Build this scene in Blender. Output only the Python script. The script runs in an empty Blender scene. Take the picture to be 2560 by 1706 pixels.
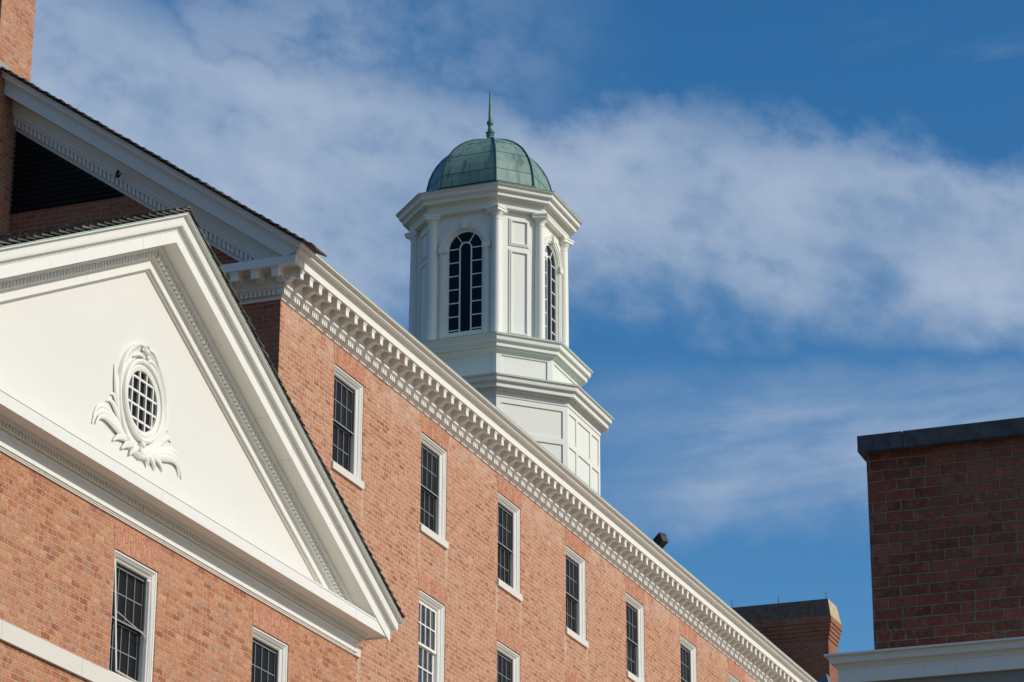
import bpy, bmesh, math, random
from mathutils import Vector, Matrix
random.seed(7)
R = math.radians
S = bpy.context.scene
C = S.collection

# ------------------------------------------------------------------ camera
cam = bpy.data.cameras.new('camera'); co = bpy.data.objects.new('camera', cam); C.objects.link(co)
rt = Vector((0.3565, -0.9343, 0.0031)); up = Vector((-0.3292, -0.1225, 0.9363)); fw = Vector((0.8744, 0.3348, 0.3512))
fw.normalize(); rt = (rt - fw * rt.dot(fw)).normalized(); up = rt.cross(fw)
co.matrix_world = Matrix(((rt.x, up.x, -fw.x, 0), (rt.y, up.y, -fw.y, 0), (rt.z, up.z, -fw.z, 0), (0, 0, 0, 1)))
cam.sensor_width = 36; cam.lens = 36 * 7177.9 / 2560
cam.clip_start = .1; cam.clip_end = 5000
S.camera = co

# ------------------------------------------------------------------ light
SUN_AZ, SUN_EL = R(-88), R(31)
sd = Vector((math.cos(SUN_AZ) * math.cos(SUN_EL), math.sin(SUN_AZ) * math.cos(SUN_EL), math.sin(SUN_EL)))
sl = bpy.data.lights.new('sun', 'SUN'); sl.energy = 2.95; sl.angle = R(.53); sl.color = (1, .945, .85)
so = bpy.data.objects.new('sun', sl); C.objects.link(so)
so.rotation_euler = sd.to_track_quat('Z', 'Y').to_euler()
S.view_settings.view_transform = 'Standard'; S.view_settings.look = 'None'
S.view_settings.exposure = 0; S.view_settings.gamma = 1
S.cycles.max_bounces = 6; S.cycles.use_denoising = True

W = bpy.data.worlds.new('World'); S.world = W; W.use_nodes = True


class NT:
    """short-hand for building node graphs"""
    def __init__(s, tree): s.t = tree; s.n = tree.nodes; s.l = tree.links
    def new(s, k, **kw):
        n = s.n.new(k)
        for a, b in kw.items(): setattr(n, a, b)
        return n
    def put(s, sock, v):
        if isinstance(v, bpy.types.NodeSocket): s.l.new(v, sock)
        elif v is not None: sock.default_value = v
    def m(s, op, a, b=None, c=None, clamp=False):
        n = s.new('ShaderNodeMath', operation=op, use_clamp=clamp)
        for i, v in enumerate((a, b, c)): s.put(n.inputs[i], v)
        return n.outputs[0]
    def mix(s, f, a, b, bt='MIX'):
        n = s.new('ShaderNodeMix', data_type='RGBA', blend_type=bt)
        s.put(n.inputs[0], f); s.put(n.inputs[6], a); s.put(n.inputs[7], b); return n.outputs[2]
    def step(s, v, a, b, to0=0., to1=1.):
        n = s.new('ShaderNodeMapRange', interpolation_type='SMOOTHSTEP')
        s.put(n.inputs[0], v); s.put(n.inputs[1], a); s.put(n.inputs[2], b); s.put(n.inputs[3], to0); s.put(n.inputs[4], to1)
        return n.outputs[0]
    def noise(s, vec, scale, detail=4, rough=.55, dist=0., out=0):
        n = s.new('ShaderNodeTexNoise'); s.put(n.inputs['Vector'], vec)
        n.inputs['Scale'].default_value = scale; n.inputs['Detail'].default_value = detail
        n.inputs['Roughness'].default_value = rough; n.inputs['Distortion'].default_value = dist
        return n.outputs[out]
    def xyz(s, x, y, z):
        n = s.new('ShaderNodeCombineXYZ')
        for i, v in enumerate((x, y, z)): s.put(n.inputs[i], v)
        return n.outputs[0]
    def ramp(s, f, stops, interp='LINEAR'):
        n = s.new('ShaderNodeValToRGB'); cr = n.color_ramp; cr.interpolation = interp
        while len(cr.elements) < len(stops): cr.elements.new(.5)
        for e, (p, c) in zip(cr.elements, stops): e.position = p; e.color = (*c, 1)
        s.put(n.inputs[0], f); return n.outputs[0]
    def curve(s, v, lo, hi, pts, ylo, yhi):
        """piecewise curve of v given as (x, y) points"""
        x = s.m('DIVIDE', s.m('SUBTRACT', v, lo), hi - lo, clamp=True)
        n = s.new('ShaderNodeFloatCurve'); cv = n.mapping.curves[0]
        P = sorted(((a - lo) / (hi - lo), (b - ylo) / (yhi - ylo)) for a, b in pts)
        cv.points[0].location = P[0]; cv.points[1].location = P[-1]
        for q in P[1:-1]: cv.points.new(*q)
        n.mapping.update(); s.put(n.inputs['Value'], x)
        return s.m('ADD', s.m('MULTIPLY', n.outputs[0], yhi - ylo), ylo)


# sky: Nishita air with a procedural layer of thin cloud, laid out by compass bearing and elevation
w = NT(W.node_tree); W.node_tree.nodes.clear()
sky = w.new('ShaderNodeTexSky', sky_type='NISHITA', sun_disc=False)
sky.sun_elevation = SUN_EL; sky.sun_rotation = math.atan2(sd.x, sd.y)
sky.air_density = 1.0; sky.dust_density = .1; sky.ozone_density = 2.2; sky.altitude = 100
tc = w.new('ShaderNodeTexCoord'); sp = w.new('ShaderNodeSeparateXYZ'); w.l.new(tc.outputs['Generated'], sp.inputs[0])
dx, dy, dz = sp.outputs
az = w.m('DEGREES', w.m('ARCTAN2', dy, dx)); el = w.m('DEGREES', w.m('ARCSINE', dz))
az_s = w.m('SUBTRACT', az, 21.)
nv = w.xyz(w.m('MULTIPLY', az_s, .12), w.m('MULTIPLY', w.m('ADD', el, w.m('MULTIPLY', az_s, -.18)), .16), 0.3)
big = w.noise(nv, 2.6, 8, .52, .0)
fine = w.noise(nv, 7.0, 8, .58, .05)
nv2 = w.xyz(w.m('MULTIPLY', az_s, .1), w.m('MULTIPLY', el, .13), 4.7)
soft = w.noise(nv2, 1.6, 5, .5)
wob = w.m('ADD', w.m('MULTIPLY', w.m('SUBTRACT', big, .5), 2.3), w.m('MULTIPLY', w.m('SUBTRACT', fine, .5), 1.5))
U = w.curve(az, 5, 40, [(5, 23.6), (9.9, 23.9), (13.2, 24.6), (16.4, 25.0), (18.1, 25.45), (20, 25.3), (22.5, 25.7), (25, 26.4), (29.4, 27.1), (32, 28.4), (40, 30)], 15, 32)
L = w.curve(az, 5, 40, [(5, 20.4), (10.1, 20.7), (14.3, 21.0), (17.5, 21.3), (19.7, 21.2), (23, 21.3), (26, 20.6), (30, 19), (40, 18)], 15, 32)
elw = w.m('ADD', el, wob)
b1 = w.m('MULTIPLY', w.step(w.m('SUBTRACT', U, elw), -.3, .9), w.step(w.m('SUBTRACT', elw, L), -1.0, 1.2))
holes = w.step(w.m('ADD', w.m('MULTIPLY', big, .5), w.m('MULTIPLY', fine, .5)), .34, .52, .74, 1.)
b1 = w.m('MULTIPLY', b1, holes)
# thin veil above the main band, towards the left
veil = w.m('MULTIPLY', w.step(az, 17.5, 24.5), w.step(elw, 24.0, 26.0)); veil = w.m('MULTIPLY', veil, w.step(elw, 30.0, 26.5))
veil = w.m('MULTIPLY', veil, w.step(w.m('ADD', w.m('MULTIPLY', big, .5), w.m('MULTIPLY', fine, .5)), .36, .62, .12, .62))
# second thin band low on the right
lo = w.m('ADD', el, w.m('MULTIPLY', wob, .55))
b2 = w.m('MULTIPLY', w.step(lo, 16.2, 17.9), w.step(lo, 20.4, 18.7)); b2 = w.m('MULTIPLY', b2, w.step(az, 21.5, 16.5))
streak = w.noise(w.xyz(w.m('MULTIPLY', az_s, .07), w.m('MULTIPLY', w.m('ADD', el, w.m('MULTIPLY', az_s, .10)), .34), 9.1), 2.2, 9, .62, .2)
b2 = w.m('MULTIPLY', b2, w.step(streak, .32, .62, .30, .88))
wis = w.m('MULTIPLY', w.step(streak, .52, .78), w.step(soft, .42, .7, 0, .35))
dens = w.m('MAXIMUM', w.m('MAXIMUM', b1, veil), w.m('MAXIMUM', b2, wis), clamp=True)
dens = w.m('MULTIPLY', dens, w.step(fine, .2, .75, .78, .95))
dens = w.m('MULTIPLY', dens, w.m('MULTIPLY', w.step(az, -8., 4.), w.step(az, 50., 36.)))
dens = w.m('MULTIPLY', dens, w.step(el, 38., 30.))
SKY = .085
hs = w.new('ShaderNodeHueSaturation'); hs.inputs['Saturation'].default_value = 1.36; hs.inputs['Value'].default_value = 1.34
w.l.new(sky.outputs[0], hs.inputs['Color'])
cc = w.mix(w.step(big, .35, .7), (.29 / SKY, .395 / SKY, .56 / SKY, 1), (.41 / SKY, .495 / SKY, .64 / SKY, 1))
colr = w.mix(dens, hs.outputs[0], cc)
treeline_fill = w.step(w.m('ADD', el, w.m('MULTIPLY', w.m('SUBTRACT', w.noise(tc.outputs['Generated'], 9., 6, .6), .5), 4.)), 8.5, 7.5)  # unseen treeline band, added along the horizon to set the fill light
colr = w.mix(treeline_fill, colr, (.17 / SKY, .15 / SKY, .095 / SKY, 1))
# unseen bright cloud added round the sun to fill walls and soffits with light
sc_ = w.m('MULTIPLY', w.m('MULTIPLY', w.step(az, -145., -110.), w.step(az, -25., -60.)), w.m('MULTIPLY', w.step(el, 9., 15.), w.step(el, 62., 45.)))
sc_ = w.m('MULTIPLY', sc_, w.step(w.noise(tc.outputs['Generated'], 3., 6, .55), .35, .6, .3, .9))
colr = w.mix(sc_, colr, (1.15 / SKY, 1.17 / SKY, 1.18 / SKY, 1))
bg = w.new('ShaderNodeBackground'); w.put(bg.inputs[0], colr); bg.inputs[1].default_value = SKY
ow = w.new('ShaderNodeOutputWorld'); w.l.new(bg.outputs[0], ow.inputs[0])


# ------------------------------------------------------------------ materials
def mat(name):
    m = bpy.data.materials.new(name); m.use_nodes = True
    n = NT(m.node_tree); b = m.node_tree.nodes['Principled BSDF']
    return m, n, b


def bump(n, b, h, strength, dist):
    bp = n.new('ShaderNodeBump'); bp.inputs['Strength'].default_value = strength; bp.inputs['Distance'].default_value = dist
    n.put(bp.inputs['Height'], h); n.l.new(bp.outputs[0], b.inputs['Normal'])


def brick(name, pal, mortar, bw=.2115, bh=.08064, mw=.0165, pale=.42, soldier=False, v0=0., top=None):
    m, n, b = mat(name)
    g = n.new('ShaderNodeNewGeometry'); sp = n.new('ShaderNodeSeparateXYZ'); n.l.new(g.outputs['Position'], sp.inputs[0])
    sn = n.new('ShaderNodeSeparateXYZ'); n.l.new(g.outputs['True Normal'], sn.inputs[0])
    ax = n.m('GREATER_THAN', n.m('ABSOLUTE', sn.outputs[0]), .6)
    hz = n.m('ADD', n.m('MULTIPLY', sp.outputs[0], n.m('SUBTRACT', 1, ax)), n.m('MULTIPLY', sp.outputs[1], ax))
    pos = g.outputs['Position']
    jit = n.noise(pos, 9., 2, .5)
    jit2 = n.noise(pos, 31., 2, .5)
    off = n.m('ADD', n.m('MULTIPLY', n.m('SUBTRACT', jit, .5), .012), n.m('MULTIPLY', n.m('SUBTRACT', jit2, .5), .008))
    if soldier: U_, V_ = n.m('ADD', sp.outputs[2], off), n.m('ADD', hz, off)
    else: U_, V_ = n.m('ADD', hz, off), n.m('ADD', sp.outputs[2], off)
    v = n.m('DIVIDE', n.m('SUBTRACT', V_, v0), bh); row = n.m('FLOOR', v); fv = n.m('FRACT', v)
    wr = n.new('ShaderNodeTexWhiteNoise', noise_dimensions='1D'); n.put(wr.inputs['W'], row)
    if soldier: shift = n.m('MULTIPLY', wr.outputs[0], 1.)
    else: shift = n.m('ADD', n.m('MULTIPLY', n.m('MODULO', n.m('ABSOLUTE', row), 2), .5), n.m('MULTIPLY', wr.outputs[0], .16))
    u = n.m('ADD', n.m('DIVIDE', U_, bw), shift); col = n.m('FLOOR', u); fu = n.m('FRACT', u)
    wn = n.new('ShaderNodeTexWhiteNoise', noise_dimensions='2D'); n.put(wn.inputs['Vector'], n.xyz(col, row, 0))
    hd = n.m('GREATER_THAN', wn.outputs[0], .88)                     # now and then a stretcher is two headers
    fu2 = n.m('FRACT', n.m('MULTIPLY', fu, 2)); id2 = n.m('MULTIPLY', n.m('FLOOR', n.m('MULTIPLY', fu, 2)), hd)
    e1 = n.m('MULTIPLY', n.m('MINIMUM', fu, n.m('SUBTRACT', 1, fu)), bw)
    e2 = n.m('MULTIPLY', n.m('MINIMUM', fu2, n.m('SUBTRACT', 1, fu2)), bw / 2)
    du = n.m('ADD', n.m('MULTIPLY', e1, n.m('SUBTRACT', 1, hd)), n.m('MULTIPLY', e2, hd))
    dv = n.m('MULTIPLY', n.m('MINIMUM', fv, n.m('SUBTRACT', 1, fv)), bh)
    edge = n.m('MINIMUM', du, dv)
    rough_e = n.m('MULTIPLY', n.m('SUBTRACT', n.noise(pos, 70., 2), .5), .005)
    mk = n.step(n.m('ADD', edge, rough_e), mw * .36, mw * .62)
    wc = n.new('ShaderNodeTexWhiteNoise', noise_dimensions='3D'); n.put(wc.inputs['Vector'], n.xyz(col, row, n.m('ADD', id2, .37)))
    cb = n.ramp(wc.outputs[0], pal)
    # weathering inside each brick and across the wall
    st = n.noise(pos, 26., 5, .65)
    st2 = n.noise(pos, 11., 5, .7)
    cb = n.mix(n.step(st2, .46, .68, 0, pale * 1.15), cb, (.64, .42, .30, 1))
    cb = n.mix(n.step(st, .5, .75, 0, pale * .7), cb, (.70, .51, .42, 1))
    cb = n.mix(n.step(st, .52, .30, 0, .75), cb, (.24, .075, .038, 1))
    cb = n.mix(n.step(st2, .48, .32, 0, .6), cb, (.36, .13, .075, 1))
    lg = n.noise(pos, .55, 5, .6)
    cb = n.mix(n.step(lg, .35, .7, 0, .22), cb, (.58, .31, .21, 1))
    vs = n.noise(n.xyz(n.m('MULTIPLY', hz, 3.2), n.m('MULTIPLY', sp.outputs[2], .35), 2.), 1., 5, .6)
    cb = n.mix(n.step(vs, .56, .80, 0, .28 * min(1, pale / .34) ** 2), cb, (.62, .40, .31, 1))
    if top:
        for x_ in (-.02, 1.17):                              # pale run-off below the ends of the sills
            fx = n.m('ABSOLUTE', n.m('SUBTRACT', n.m('MULTIPLY', n.m('FRACT', n.m('DIVIDE', n.m('ADD', n.m('SUBTRACT', sp.outputs[0], 38.386 + x_ - 1.77), n.m('MULTIPLY', n.m('SUBTRACT', n.noise(pos, 3., 3), .5), .10)), 3.54)), 3.54), 1.77))
            fz = n.m('MULTIPLY', n.m('FRACT', n.m('DIVIDE', n.m('SUBTRACT', 13.70, sp.outputs[2]), 2.72)), 2.72)
            rs = n.m('MULTIPLY', n.step(fx, .085, .0), n.step(fz, .95, .0)); rs = n.m('MULTIPLY', rs, n.step(n.noise(pos, 6., 5, .7), .30, .62))
            cb = n.mix(n.m('MULTIPLY', rs, .65), cb, (.74, .62, .53, 1))
        bl = n.m('MULTIPLY', n.step(sp.outputs[2], top - .75, top), n.step(n.noise(pos, 2.1, 5, .6), .38, .62))
        cb = n.mix(n.m('MULTIPLY', bl, .42), cb, (.72, .55, .47, 1))
    mc = n.mix(n.step(n.noise(pos, 14., 4, .6), .3, .75), (*mortar, 1), (mortar[0] * .72, mortar[1] * .68, mortar[2] * .62, 1))
    n.put(b.inputs['Base Color'], n.mix(mk, mc, cb))
    b.inputs['Roughness'].default_value = .9; b.inputs['Specular IOR Level'].default_value = .25
    h = n.m('ADD', n.m('MULTIPLY', mk, 1.), n.m('MULTIPLY', st, .5))
    bump(n, b, h, 1., .012)
    return m


PAL = [(0., (.29, .085, .042)), (.12, (.40, .135, .068)), (.32, (.47, .185, .100)), (.52, (.49, .21, .118)),
       (.72, (.51, .235, .135)), (.86, (.54, .265, .150)), (.93, (.50, .165, .070)), (1., (.60, .33, .19))]
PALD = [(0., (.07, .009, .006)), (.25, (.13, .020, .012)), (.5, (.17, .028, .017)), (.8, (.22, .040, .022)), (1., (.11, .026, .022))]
PALW = [(0., (.28, .075, .040)), (.14, (.40, .125, .065)), (.32, (.47, .170, .090)), (.52, (.50, .195, .105)),
        (.70, (.525, .225, .125)), (.84, (.56, .26, .130)), (.92, (.37, .18, .14)), (1., (.62, .32, .17))]
BR = brick('weathered_red_brick', PAL, (.72, .53, .36), top=15.8)
BRC = brick('chimney_brick', PAL, (.58, .42, .28), pale=.25)
BRW = brick('wing_brick', PALW, (.58, .40, .24), pale=.40)
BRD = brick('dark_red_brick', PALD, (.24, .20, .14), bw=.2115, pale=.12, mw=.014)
BRG = brick('gable_shaded_brick', [(p, (c[0] * .60, c[1] * .38, c[2] * .40)) for p, c in PAL], (.40, .29, .19), pale=.12)  # wall brick darkened: the gable's shade is put into its colour
SOL = brick('soldier_brick', [(0., (.50, .20, .125)), (.4, (.56, .245, .15)), (.75, (.59, .285, .17)), (1., (.46, .18, .12))],
            (.42, .24, .14), bw=.21, bh=.069, mw=.007, pale=.3, soldier=True)


def paint(name, col, dirt=.25, streak=(.50, .47, .40), rough=.55, seams=0.):
    m, n, b = mat(name)
    g = n.new('ShaderNodeNewGeometry'); pos = g.outputs['Position']
    sp = n.new('ShaderNodeSeparateXYZ'); n.l.new(pos, sp.inputs[0])
    a = n.noise(pos, 1.3, 6, .6); v = n.noise(n.xyz(n.m('MULTIPLY', sp.outputs[0], 5), n.m('MULTIPLY', sp.outputs[1], 5), n.m('MULTIPLY', sp.outputs[2], .6)), 1.5, 6, .65)
    f = n.m('MULTIPLY', n.step(a, .45, .8), dirt * .45)
    f2 = n.m('MULTIPLY', n.step(v, .56, .85), dirt)
    spk = n.m('MULTIPLY', n.step(n.noise(pos, 60., 3, .7), .68, .78), dirt * .8)
    c = n.mix(f, (*col, 1), (col[0] * .88, col[1] * .86, col[2] * .80, 1))
    c = n.mix(f2, c, (*streak, 1)); c = n.mix(spk, c, (streak[0] * .7, streak[1] * .7, streak[2] * .7, 1))
    if seams:                                             # butt joints between lengths of moulding
        fx = n.m('FRACT', n.m('DIVIDE', n.m('ADD', sp.outputs[0], n.m('MULTIPLY', n.m('FLOOR', n.m('MULTIPLY', sp.outputs[2], 4.)), .77)), seams))
        c = n.mix(n.m('MULTIPLY', n.m('LESS_THAN', fx, .0022), .6), c, (.22, .20, .16, 1))
    n.put(b.inputs['Base Color'], c); b.inputs['Roughness'].default_value = rough
    bump(n, b, n.m('ADD', n.noise(pos, 3.5, 4), n.m('MULTIPLY', n.noise(pos, 40., 3), .25)), .18, .01)
    return m


WH = paint('white_trim_paint', (.82, .80, .735), .26, seams=3.05)
WHD = paint('weathered_white_paint', (.79, .78, .72), .5, (.42, .38, .30))
TY = paint('cream_tympanum_paint', (.77, .745, .68), .30, (.66, .63, .55))
CU = paint('cupola_white_paint', (.80, .795, .715), .26, (.52, .54, .42))
CUO = paint('cupola_stained_paint', (.76, .75, .69), .65, (.40, .36, .28))
STN = paint('limestone', (.70, .655, .58), .35, (.46, .42, .36), .8)


def simple(name, col, rough=.6, metal=0., spec=.5, nz=0., ns=8., col2=None):
    m, n, b = mat(name)
    g = n.new('ShaderNodeNewGeometry')
    if col2 is not None:
        n.put(b.inputs['Base Color'], n.mix(n.step(n.noise(g.outputs['Position'], ns, 6, .65), .35, .7), (*col, 1), (*col2, 1)))
    else: b.inputs['Base Color'].default_value = (*col, 1)
    b.inputs['Roughness'].default_value = rough; b.inputs['Metallic'].default_value = metal
    b.inputs['Specular IOR Level'].default_value = spec
    if nz: bump(n, b, n.noise(g.outputs['Position'], ns, 5), nz, .01)
    return m


SCR = simple('dark_screen_frame', (.014, .0145, .015), .8, 0, .15)
MUN = simple('muntins_behind_screen', (.24, .255, .265), .7, 0, .2)
GLS = simple('glass_behind_dark_screen', (.012, .011, .011), .45, 0, .12)
GLW = simple('clear_window_glass', (.055, .058, .066), .08, 0, .5, .04, 3., (.03, .03, .03))
GLC = simple('cupola_glass', (.002, .003, .009), .03, 0, .22)
BLK = simple('black_louver', (.006, .006, .007), .6)
SLT = simple('slate_coping', (.055, .06, .072), .8, 0, .3, .3, 10., (.10, .105, .115))
CNC = simple('dark_cement_cap', (.062, .055, .050), .9, 0, .2, .3, 6., (.10, .092, .085))
LCH = simple('lichened_cement', (.42, .33, .12), .95, 0, .2, .4, 5., (.58, .52, .40))
FLS = simple('copper_flashing', (.32, .50, .43), .6, .1, .4, .1, 4., (.45, .56, .50))
LAM = simple('lamp_metal', (.045, .038, .034), .45, 0, .4)
LGR = simple('lamp_grey_metal', (.15, .16, .18), .5)
SEA = simple('dome_rib_copper', (.016, .045, .045), .55, .2)
DRK = simple('shadow_joint', (.10, .085, .07), .9)
GRY = simple('grey_timber', (.25, .24, .22), .8)


def shingle_mat():
    m, n, b = mat('cedar_shingles')
    oi = n.new('ShaderNodeNewGeometry'); pos = oi.outputs['Position']
    r = oi.outputs['Random Per Island']
    c = n.ramp(r, [(0., (.055, .044, .037)), (.4, (.095, .080, .068)), (.75, (.15, .13, .115)), (1., (.24, .215, .19))])
    c = n.mix(n.step(n.noise(pos, 30., 4, .7), .4, .75, 0, .5), c, (.19, .165, .145, 1))
    n.put(b.inputs['Base Color'], c); b.inputs['Roughness'].default_value = .92; b.inputs['Specular IOR Level'].default_value = .2
    bump(n, b, n.noise(pos, 45., 4), .6, .006)
    return m


SHG = shingle_mat()
RFB = simple('roof_field', (.06, .05, .043), .95, 0, .2, .5, 12., (.10, .085, .075))


def patina():
    m, n, b = mat('green_copper_patina')
    g = n.new('ShaderNodeNewGeometry'); pos = g.outputs['Position']; sp = n.new('ShaderNodeSeparateXYZ'); n.l.new(pos, sp.inputs[0])
    vs = n.noise(n.xyz(n.m('MULTIPLY', sp.outputs[0], 5.5), n.m('MULTIPLY', sp.outputs[1], 5.5), n.m('MULTIPLY', sp.outputs[2], .55)), 1.4, 6, .6)
    bl = n.noise(pos, 2.2, 6, .6)
    c = n.mix(n.step(bl, .3, .7), (.19, .30, .25, 1), (.25, .37, .305, 1))
    c = n.mix(n.step(vs, .58, .72, 0, .7), c, (.34, .44, .24, 1))
    c = n.mix(n.step(vs, .50, .34, 0, .6), c, (.06, .09, .095, 1))
    c = n.mix(n.step(n.noise(pos, .9, 3, .5), .44, .64, 0, .25), c, (.06, .09, .095, 1))
    n.put(b.inputs['Base Color'], c); b.inputs['Roughness'].default_value = .42
    b.inputs['Specular IOR Level'].default_value = .35; bump(n, b, bl, .12, .03)
    return m


PAT = patina()
gm, n_, b_ = mat('dry_lawn_and_paths')
g_ = n_.new('ShaderNodeNewGeometry')
n_.put(b_.inputs['Base Color'], n_.mix(n_.step(n_.noise(g_.outputs['Position'], .15, 6), .4, .6), (.12, .105, .06, 1), (.24, .185, .12, 1)))
b_.inputs['Roughness'].default_value = .95


# ------------------------------------------------------------------ mesh helpers
WO = {}                    # world origin of every object built


class MB:
    def __init__(s): s.v = []; s.f = []
    def add(s, vs, fs):
        o = len(s.v); s.v += [tuple(p) for p in vs]; s.f += [tuple(i + o for i in f) for f in fs]
    def box(s, x0, x1, y0, y1, z0, z1):
        s.add([(x0, y0, z0), (x1, y0, z0), (x1, y1, z0), (x0, y1, z0), (x0, y0, z1), (x1, y0, z1), (x1, y1, z1), (x0, y1, z1)],
              [(0, 3, 2, 1), (4, 5, 6, 7), (0, 1, 5, 4), (1, 2, 6, 5), (2, 3, 7, 6), (3, 0, 4, 7)])
    def quad(s, *p): s.add(p, [tuple(range(len(p)))])
    def hexa(s, a, b):     # two quads of 4 points each
        s.add(list(a) + list(b), [(3, 2, 1, 0), (4, 5, 6, 7), (0, 1, 5, 4), (1, 2, 6, 5), (2, 3, 7, 6), (3, 0, 4, 7)])
    def loft(s, rings, closed=True, caps=True, loop=False):
        n = len(rings[0]); o = len(s.v)
        for r in rings: s.v += [tuple(p) for p in r]
        k = len(rings)
        for i in range(k if loop else k - 1):
            a = o + i * n; b = o + ((i + 1) % k) * n
            for j in range(n if closed else n - 1):
                j2 = (j + 1) % n; s.f.append((a + j, a + j2, b + j2, b + j))
        if caps and closed and not loop:
            s.f.append(tuple(o + j for j in range(n))); s.f.append(tuple(o + (k - 1) * n + j for j in range(n)))
    def lathe(s, cx, cy, prof, seg=24, z0=0.):
        rings = [[(cx + r * math.cos(t * 2 * math.pi / seg), cy + r * math.sin(t * 2 * math.pi / seg), z0 + z) for t in range(seg)] for r, z in prof]
        s.loft(rings)
    def tube(s, pts, rad, seg=8, flat=None):
        pts = [Vector(p) for p in pts]; rings = []
        for i, p in enumerate(pts):
            d = (pts[min(i + 1, len(pts) - 1)] - pts[max(i - 1, 0)]).normalized()
            a = Vector((0, -1, 0)) if abs(d.y) < .9 else Vector((1, 0, 0))
            u = d.cross(a).normalized(); q = u.cross(d).normalized()
            r = rad[i] if isinstance(rad, (list, tuple)) else rad; fl = flat if flat else 1.
            rings.append([p + u * r * math.cos(t * 2 * math.pi / seg) + q * r * fl * math.sin(t * 2 * math.pi / seg) for t in range(seg)])
        s.loft(rings)
    def build(s, name, m, parent=None, origin=None, smooth=False, shift=(0, 0, 0)):
        base = Vector(origin) if origin is not None else (WO[parent.name] if parent else Vector((0, 0, 0)))
        me = bpy.data.meshes.new(name); me.from_pydata([tuple(Vector(p) - base) for p in s.v], [], s.f)
        me.materials.append(m)
        bm = bmesh.new(); bm.from_mesh(me); bmesh.ops.recalc_face_normals(bm, faces=bm.faces); bm.to_mesh(me); bm.free()
        if smooth:
            for p in me.polygons: p.use_smooth = True
            try: me.set_sharp_from_angle(angle=R(38))
            except Exception: pass
        o = bpy.data.objects.new(name, me); C.objects.link(o)
        if parent:
            o.parent = parent; o.location = base - WO[parent.name]
        else: o.location = base
        WO[o.name] = base
        return o


def thing(name, loc, label, cat, group=None):
    o = bpy.data.objects.new(name, None); C.objects.link(o); o.location = loc; o.empty_display_size = .3
    WO[o.name] = Vector(loc); o['label'] = label; o['category'] = cat
    if group: o['group'] = group
    return o


def dup(o, parent, delta, kids=True):
    c = o.copy(); C.objects.link(c); c.parent = parent; c.location = o.location + Vector(delta); WO[c.name] = WO[o.name] + Vector(delta)
    if kids:
        for k in list(o.children):
            d = k.copy(); C.objects.link(d); d.parent = c
    return c


def cyma(q0, z0, q1, z1):
    """crown moulding: small hollow, upright bulge, hollow under the lip"""
    T = ((0, 0), (.20, .02), (.34, .05), (.43, .11), (.475, .22), (.50, .38), (.515, .55), (.53, .72), (.56, .84), (.62, .92), (.76, .97), (1, 1))
    return [(q0 + (q1 - q0) * a, z0 + (z1 - z0) * b) for a, b in T]


def cove(q0, z0, q1, z1, n=5):
    return [(q0 + (q1 - q0) * (1 - math.cos(t / n * math.pi / 2)), z0 + (z1 - z0) * math.sin(t / n * math.pi / 2)) for t in range(n + 1)]


# ------------------------------------------------------------------ key dimensions (metres, camera at the origin)
GZ = -1.6
XC, YW, ZB = 36.391, 17.667, 15.785        # main block: corner, long wall, top of brick
XE, YR = 88.6, 24.2                         # far end, ridge
YB = 2 * YR - YW
YP, XP, XA = 17.0, 37.845, 30.97            # pedimented wing: front, right corner, axis
ZP = 10.573
XL = 2 * XA - XP

gr = MB(); gr.quad((-600, -600, GZ), (700, -600, GZ), (700, 700, GZ), (-600, 700, GZ))
g = gr.build('ground', gm); g['kind'] = 'structure'
gr = MB(); gr.quad((33, -70, GZ + .004), (160, -70, GZ + .004), (160, 16.5, GZ + .004), (33, 16.5, GZ + .004))  # unseen pale sheet, added to bounce sunlight up onto the soffits
g = gr.build('bounce_sheet', simple('bounce_sheet_pale', (.50, .44, .35), .9, 0, .2, .2, 2., (.60, .53, .43))); g['kind'] = 'structure'


def wall_y(mb, x0, x1, z0, z1, y, holes, depth=.22):
    """front wall in the plane Y = y with window holes and brick reveals"""
    xs = sorted({x0, x1, *[h[0] for h in holes], *[h[1] for h in holes]}); zs = sorted({z0, z1, *[h[2] for h in holes], *[h[3] for h in holes]})
    for i in range(len(xs) - 1):
        for j in range(len(zs) - 1):
            mx, mz = (xs[i] + xs[i + 1]) / 2, (zs[j] + zs[j + 1]) / 2
            if any(h[0] < mx < h[1] and h[2] < mz < h[3] for h in holes): continue
            mb.quad((xs[i], y, zs[j]), (xs[i + 1], y, zs[j]), (xs[i + 1], y, zs[j + 1]), (xs[i], y, zs[j + 1]))
    for a, b, c, d in holes:
        mb.quad((a, y, c), (a, y + depth, c), (a, y + depth, d), (a, y, d)); mb.quad((b, y, c), (b, y, d), (b, y + depth, d), (b, y + depth, c))
        mb.quad((a, y, d), (a, y + depth, d), (b, y + depth, d), (b, y, d)); mb.quad((a, y, c), (b, y, c), (b, y + depth, c), (a, y + depth, c))


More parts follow.
